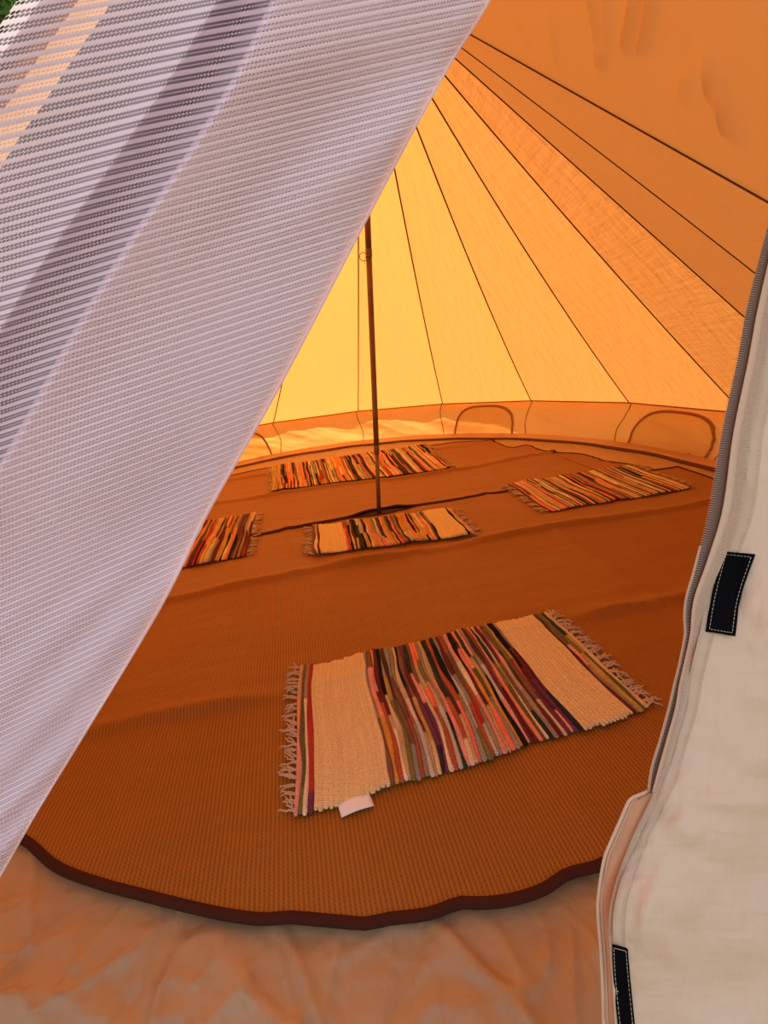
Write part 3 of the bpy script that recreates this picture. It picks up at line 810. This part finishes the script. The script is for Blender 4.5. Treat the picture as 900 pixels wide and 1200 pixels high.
def flap_d(x, y):
    d = zdep(y)
    X, Y = x / 130.0, y / 130.0
    d += .018 * nz(X * .9, Y * .8, 3.3) + .009 * nz(X * 1.8 + Y * .6, Y * 1.7, 6.6) + .0050 * (1 - 2 * abs(nz(X * 1.3 - Y * .5, Y * 1.9, 1.1))) + .0012 * nz(X * 9, Y * 6, 1.9)
    for (x0, y0), (x1, y1), h, w in pleats:
        vx, vy = x1 - x0, y1 - y0; l2 = vx * vx + vy * vy
        t = ((x - x0) * vx + (y - y0) * vy) / l2
        if -.2 < t < 1.2:
            e = math.hypot(x - x0 - vx * t, y - y0 - vy * t) / 1200.0
            d -= 1.15 * h * math.exp(-(e / w) ** 2) * sm(-.2, .2, t) * sm(1.2, .8, t)
    # stitched border lies flat, with little puckers
    bx = x - zx(y)
    if 4 < bx < 26: d += .0012 * math.sin(y * .22 + 2 * math.sin(y * .05)) * math.exp(-((bx - 18) / 8) ** 2)
    return d
flap = empty('door_flap', tuple(pt(800, 1200, zdep(1200)))); FO = Vector(flap.location)
tag(flap, 'right-hand beige canvas door flap with a zip edge and black hook-and-loop strips', 'tent door')
def fpt(x, y, off=0.0): return pt(x, y, flap_d(x, y) + off) - FO
def fan(a, b):
    y = 40 + 1230 * b; x0 = zx(y) + 9 - 4 * sm(600, 1000, y); return x0 + (x0 + 24 + max(0, 1060 - x0 - 24) * sm(60, 240, y) - x0) * (a ** 1.25), y
def leg_at(z):
    L = SE[7]
    for i in range(NS):
        if L[i + 1].z >= z: return L[i].lerp(L[i + 1], max(0, min(1, (z - L[i].z) / (L[i + 1].z - L[i].z))))
    return L[-1]
def panel(a, b):
    if a <= .8: return fpt(*fan(a / .8, b))
    p = fpt(*fan(1, b)); ext = sm(200, 420, fan(1, b)[1]); q = leg_at(max(HW, (p + FO).z + .02)) + Vector((-.012, -.03, 0)); q.z = (p + FO).z
    if q.z < HW: q = wall_pt(AZ1, max(.05, q.z / HW)) + Vector((-.01, -.03, 0))
    return p.lerp(q - FO, (a - .8) / .2 * ext)
V, F, U = grid(panel, 112, 260, lambda a, b: (fan(a / .8, b)[0] / 1100, fan(a, b)[1] / 1100))
o = mesh_obj('canvas_panel', V, F, M['door'], flap, uv=U); sdm = o.modifiers.new('t', 'SOLIDIFY'); sdm.thickness = .0012; sdm.offset = 0
NRM = -FW
def band(f0, f1, y0, y1, n, off, th, mat, name, parent=flap, puck=0):
    A, B, N = [], [], []
    for i in range(n + 1):
        y = y0 + (y1 - y0) * i / n; a, b = f0(y), f1(y)
        A.append(pt(a, y, zdep(y) + off) - FO); B.append(pt(b, y, zdep(y) + off) - FO); N.append(NRM)
    V, F = strip(A, B, N, th); return mesh_obj(name, V, F, mat, parent, uv=[(v.x * 2, v.z * 2) for v in V])
# stitched border of the canvas next to the zip
def border(a, b):
    y = 40 + 1230 * b; x0 = zx(y) + 8 - 4 * sm(600, 1000, y); w = 18 - 4 * sm(600, 1100, y); return x0 + w * a, y
V, F, U = grid(lambda a, b: fpt(*border(a, b), -.0022 + .0012 * (2 * a - 1) ** 4), 8, 300, lambda a, b: (border(a, b)[0] / 1100, border(a, b)[1] / 1100))
o = mesh_obj('stitched_border', V, F, M['doorpink'], flap, uv=U); sdm = o.modifiers.new('t', 'SOLIDIFY'); sdm.thickness = .0012; sdm.offset = 1
def stitches(line, n, r, name, parent, off=-.0032, duty=.62, mat='thread'):
    """dashed sewing line along image-plane curve line(t)"""
    V, F = [], []
    for i in range(n):
        q = [line((i + duty * k / 2) / n) for k in range(3)]
        P = [fpt(x, y, off - (.0004 if k == 1 else 0)) for k, (x, y) in enumerate(q)]
        tube(P, r, 5, V, F)
    return mesh_obj(name, V, F, M[mat], parent)
stitches(lambda t: (border(.86, t)[0], border(.86, t)[1]), 230, .00035, 'stitching', flap, mat='doorpink')
stitches(lambda t: (border(.2, t)[0], border(.2, t)[1]), 230, .00035, 'stitching', flap, mat='doorpink')
# zip: outer tape with its teeth, the dark groove, the inner tape with its coil
band(lambda y: ox(y) + 2, lambda y: ox(y) + (zx(y) - ox(y)) * .64, 40, 928, 150, .010, .0016, M['zip_tape'], 'zip_tape')
band(lambda y: ox(y) + (zx(y) - ox(y)) * .60, lambda y: zx(y) + 1, 40, 928, 150, .005, .0016, M['doorpink'], 'inner_tape')
def teeth(fx, w, y0, y1, pitch, off, name):
    V, F = [], []; y = y0
    while y < y1:
        x = fx(y); ww = w(y); d = zdep(y) + off
        x2 = fx(y + pitch); t = Vector((x2 - x, pitch, 0)).normalized()
        nx, ny = t.y, -t.x
        p = [pt(x, y, d) - FO, pt(x + nx * ww * .5, y + ny * ww * .5, d - .0016) - FO, pt(x + nx * ww, y + ny * ww, d) - FO]
        tube(p, .00036 * pitch / 2.4, 5, V, F)
        y += pitch
    return mesh_obj(name, V, F, M['zip_tooth'], flap)
teeth(lambda y: ox(y), lambda y: 8 - 3.5 * sm(600, 900, y), 40, 926, 2.7, .008, 'zip_teeth')
teeth(lambda y: zx(y), lambda y: 10.5 - 5.5 * sm(560, 900, y), 40, 1098, 2.7, .000, 'zip_teeth')
band(lambda y: zx(y) - 1, lambda y: zx(y) + 11 - 5.5 * sm(560, 900, y), 40, 1270, 170, .004, .0020, M['doorpink'], 'coil_tape')
# piping along the outer edge
V, F = tube([pt(ox(y) + 1, y, zdep(y) + .009) - FO for y in range(640, 929, 6)], .0013, 8); mesh_obj('edge_piping', V, F, M['doorpink'], flap)
# lower under-flap that sticks out past the zip
def und(a, b):
    y = 926 + 344 * b; x0 = ux(y); return x0 + (zx(y) + 4 - x0) * a, y
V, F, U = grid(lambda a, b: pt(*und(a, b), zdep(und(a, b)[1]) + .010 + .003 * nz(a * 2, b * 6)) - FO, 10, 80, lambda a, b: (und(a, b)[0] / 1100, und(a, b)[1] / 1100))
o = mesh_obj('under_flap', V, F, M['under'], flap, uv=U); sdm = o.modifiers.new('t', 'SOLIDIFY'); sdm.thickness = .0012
V, F = tube([pt(ux(926 + i * 4.0) + .5, 926 + i * 4.0, zdep(926 + i * 4.0) + .009) - FO for i in range(87)], .0015, 8); mesh_obj('edge_piping', V, F, M['doorpink'], flap)
V, F = tube([pt(ux(926 + i * 4.0) + 5, 926 + i * 4.0, zdep(926 + i * 4.0) + .0085) - FO for i in range(3, 87)], .0006, 6); mesh_obj('stitching', V, F, M['doorpink'], flap)
# hook-and-loop strips, white stitched
def hook(Lp, Rp):
    def q(a, b):
        y0, x0 = None, None
        l = catmull(Lp, b); r = catmull(Rp, b); return l[0] + (r[0] - l[0]) * a, l[1] + (r[1] - l[1]) * a
    V, F, U = grid(lambda a, b: fpt(*q(a, b), -.0040), 8, 30)
    o = mesh_obj('hook_and_loop_strip', V, F, M['velcro'], flap, uv=U); o['label'] = 'black hook-and-loop strip sewn with white thread'
    md = o.modifiers.new('t', 'SOLIDIFY'); md.thickness = .0022; md.offset = 0
    def ln(t):
        if t < .13: return q(.10 + .80 * t / .13, .035)
        if t < .5: return q(.90, .035 + .93 * (t - .13) / .37)
        if t < .63: return q(.90 - .80 * (t - .5) / .13, .965)
        return q(.10, .965 - .93 * (t - .63) / .37)
    stitches(ln, 54, .00028, 'stitching', o, -.0056, .66)
    return o
hook([(0, 848, 646), (.55, 835, 697), (1, 827.5, 740)], [(0, 885, 650), (.55, 867.5, 702), (1, 861, 745.5)])
hook([(0, 717.5, 1107), (.35, 719, 1142), (1, 727, 1222)], [(0, 735, 1111.5), (.35, 738, 1147), (1, 745.5, 1224)])

# ------------------------------------------------------------------ white netting curtain, pulled to the left
ROWS = [  # s, right edge, fold one, fold two, left edge (image-plane outline), distance
    (-1, (775, -400), (500, -390), (440, -385), (190, -370), .42),
    (0, (660, -160), (375, -120), (315, -108), (60, -66), .43),
    (1, (575, 0), (296, 55), (213, 70), (-73, 129), .45),
    (2, (520, 90), (236, 160), (138, 182), (-150, 257), .47),
    (3, (430, 258), (112, 352), (0, 387), (-150, 432), .50),
    (4, (330, 450), (-15, 574), (-90, 601), (-230, 650), .535),
    (5, (245, 600), (-145, 764), (-200, 787), (-290, 824), .565),
    (6, (190, 710), (-170, 872), (-220, 894), (-300, 930), .58),
    (7, (100, 860), (-190, 1005), (-235, 1028), (-310, 1065), .60),
    (8, (45, 950), (-200, 1077), (-245, 1100), (-315, 1137), .61),
    (9, (-2, 1032), (-210, 1146), (-250, 1168), (-320, 1206), .62),
    (10, (-60, 1130), (-220, 1218), (-260, 1240), (-330, 1278), .625),
]
def tabl(i, j): return [(r[0], r[i][j]) for r in ROWS]
TB = [(tabl(i, 0), tabl(i, 1)) for i in (1, 2, 3, 4)]; TD = [(r[0], r[5]) for r in ROWS]
NETK = [0, .5, .72, 1.0]
def net_xy(a, s):
    for k in range(3):
        if a <= NETK[k + 1] or k == 2:
            f = (a - NETK[k]) / (NETK[k + 1] - NETK[k]); break
    x0, y0 = catmull(TB[k][0], s)[0], catmull(TB[k][1], s)[0]; x1, y1 = catmull(TB[k + 1][0], s)[0], catmull(TB[k + 1][1], s)[0]
    return x0 + (x1 - x0) * f, y0 + (y1 - y0) * f
DPR = [(0, .010), (.03, .002), (.10, -.004), (.25, -.008), (.40, -.016), (.49, -.022), (.5, -.0215), (.53, .006), (.60, .022), (.68, .014), (.715, .000), (.725, .001), (.76, .016), (.86, .010), (.95, -.01), (1.0, -.012)]
def net_d(a, s):
    d = catmull(TD, s)[0] * (1 - .20 * a)
    d += catmull(DPR, a)[0] * (1 - .5 * sm(4, 7, s))
    # soft creases
    d += .006 * nz(a * 5, s * .8, 4.4) + .010 * sm(.35, .0, a) * math.exp(-((s - 2.35 - a * 2.0) / .35) ** 2) * -1
    if s > 4.5: d += .0035 * math.sin((s - a * 6.5) * 5.2) * sm(.45, .1, a) * sm(4.5, 6, s)
    return d
NSR, NAC = 200, 130
VS = []
acc = 0; prev = None
for j in range(NSR + 1):
    s = -1 + 11 * j / NSR; p = pt(*net_xy(.12, s), net_d(.12, s))
    if prev is not None: acc += (p - prev).length
    prev = p; VS.append(acc)
def build_net(name, a0, a1, off, parent, mat, vshift=0.0, na=NAC, inset=None):
    V, F, U = [], [], []
    for j in range(NSR + 1):
        s = -1 + 11 * j / NSR; uacc = 0; pp = None
        for i in range(na + 1):
            a = a0 + (a1 - a0) * i / na; x, y = net_xy(a, s); p = pt(x, y, net_d(a, s) + off(a, s))
            if pp is not None: uacc += (p - pp).length
            pp = p; V.append(p - NO); U.append((uacc, VS[j] + vshift))
    for j in range(NSR):
        for i in range(na):
            k = j * (na + 1) + i; F.append((k, k + 1, k + na + 2, k + na + 1))
    return mesh_obj(name, V, F, mat, parent, uv=U)
net = empty('netting_curtain', tuple(pt(-60, 1130, .62))); NO = Vector(net.location)
tag(net, 'white fine-holed netting curtain drawn aside across the left of the doorway', 'netting')
build_net('netting', 0, 1, lambda a, s: 0, net, M['net'])
build_net('folded_layer', .004, .515, lambda a, s: .0012 + .006 * sm(0, .08, a), net, M['net'], .0054, 70)
V, F, U = [], [], []
for j in range(NSR + 1):
    s = -1 + 11 * j / NSR
    for i in range(5):
        a = .009 * i / 4 - .001; x, y = net_xy(a, s); V.append(pt(x, y, net_d(a, s) - .0012 + .002 * abs(i / 2 - 1) ** 2) - NO); U.append((.0015, .0108 * .1))
for j in range(NSR):
    for i in range(4):
        k = j * 5 + i; F.append((k, k + 1, k + 6, k + 5))
mesh_obj('hem', V, F, M['net'], net, uv=U)
# left canvas flap hanging behind the netting
lf = empty('door_flap', tuple(NO)); tag(lf, 'left-hand beige canvas door flap, shade mixed into its colour, hanging behind the white netting', 'tent door')
def build_left():
    global NO
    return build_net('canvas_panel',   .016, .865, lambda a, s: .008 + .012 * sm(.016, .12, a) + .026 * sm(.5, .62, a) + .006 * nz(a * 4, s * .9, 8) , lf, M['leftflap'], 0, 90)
o = build_left(); sdm = o.modifiers.new('t', 'SOLIDIFY'); sdm.thickness = .0012
build_net('sunlit_streak', .842, .922, lambda a, s: .052, lf, M['thin'], 0, 10)  # added strip of warmer, clearer canvas that makes a sunlit streak
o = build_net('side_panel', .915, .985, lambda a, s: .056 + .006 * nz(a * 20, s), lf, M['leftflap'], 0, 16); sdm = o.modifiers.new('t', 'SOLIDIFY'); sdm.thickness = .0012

# ------------------------------------------------------------------ a tree out beyond the tent's left side
tp = EYE + ray(4, 4).normalized() * 30.0
tree = empty('tree', (tp.x - .9, tp.y + .3, -.035)); tag(tree, 'green leafy tree outdoors, glimpsed past the netting at the upper left corner', 'tree')
T0 = Vector(tree.location); rt = random.Random(2)
zt = tp.z
V, F = tube([Vector((0, 0, 0)), Vector((.1, .04, zt * .25)), Vector((-.1, .1, zt * .5)), Vector((.2, .0, zt * .75)), Vector((.6, -.1, zt))], [.38, .32, .27, .2, .06], 12)
mesh_obj('trunk', V, F, M['bark'], tree)
V, F, U = [], [], []
cc = Vector((-.7, -.2, tp.z + .035 + 1.2))
for i in range(5200):
    while True:
        d = Vector((rt.uniform(-1, 1), rt.uniform(-1, 1), rt.uniform(-1, 1)))
        if .15 < d.length < 1: break
    d *= 1 + .2 * nz(d.x * 3, d.y * 3, d.z * 3)
    p = cc + Vector((d.x * 2.7, d.y * 2.7, d.z * 2.5))
    ax = Vector((rt.uniform(-1, 1), rt.uniform(-1, 1), rt.uniform(-.6, .3))).normalized(); sd2 = ax.cross(Vector((rt.uniform(-1, 1), rt.uniform(-1, 1), 1))).normalized()
    l, w = rt.uniform(.26, .42), rt.uniform(.09, .14); n_ = ax.cross(sd2) * .012
    b_ = len(V); V += [p, p + ax * l * .5 + sd2 * w + n_, p + ax * l, p + ax * l * .5 - sd2 * w + n_, p + ax * l * .5 - n_]
    U += [(0, 0)] * 5; F += [(b_, b_ + 1, b_ + 4), (b_ + 1, b_ + 2, b_ + 4), (b_ + 2, b_ + 3, b_ + 4), (b_ + 3, b_, b_ + 4)]
tag(mesh_obj('foliage', V, F, M['leaf'], tree, uv=U), kind='stuff')

# ------------------------------------------------------------------ light
sun_d = bpy.data.lights.new('sun', 'SUN'); sun_d.energy = 7.8; sun_d.angle = R_(.6); sun_d.color = (1, .93, .82)
sun = bpy.data.objects.new('sun', sun_d); C.objects.link(sun)
saz, sel = R_(-13), R_(34)
to_sun = Vector((math.sin(saz) * math.cos(sel), math.cos(saz) * math.cos(sel), math.sin(sel)))
sun.rotation_euler = to_sun.to_track_quat('Z', 'Y').to_euler(); sun.location = to_sun * 30
w = bpy.data.worlds.new('sky'); bpy.context.scene.world = w; w.use_nodes = True
g = NT(w.node_tree); w.node_tree.nodes.clear()
ow = g.n('ShaderNodeOutputWorld'); bg = g.n('ShaderNodeBackground')
sky = g.n('ShaderNodeTexSky'); sky.sky_type = 'HOSEK_WILKIE'; sky.turbidity = 5; sky.ground_albedo = .4; sky.sun_direction = to_sun
sepw = g.n('ShaderNodeSeparateXYZ'); g.l(g.n('ShaderNodeTexCoord').outputs['Generated'], sepw.inputs[0])
grad = g.ramp(g.math('ADD', .5, g.math('MULTIPLY', sepw.outputs[2], .5)), [(.49, (.62, .52, .47)), (.60, (.98, .87, .86)), (.78, (1.0, .95, 1.0)), (1.0, (.82, .84, 1.0))])
g.l(grad, bg.inputs['Color']); bg.inputs['Strength'].default_value = .82
w.node_tree.nodes.remove(sky)
g.l(bg.outputs[0], ow.inputs['Surface'])

sc = bpy.context.scene
sc.view_settings.view_transform = 'Standard'; sc.view_settings.look = 'None'
sc.view_settings.exposure = 0.0; sc.view_settings.gamma = 1.0; sc.view_settings.use_curve_mapping = False
sc.cycles.use_denoising = True
sc.cycles.max_bounces = 12; sc.cycles.diffuse_bounces = 6; sc.cycles.transmission_bounces = 8; sc.cycles.transparent_max_bounces = 24
sc.cycles.sample_clamp_indirect = 6
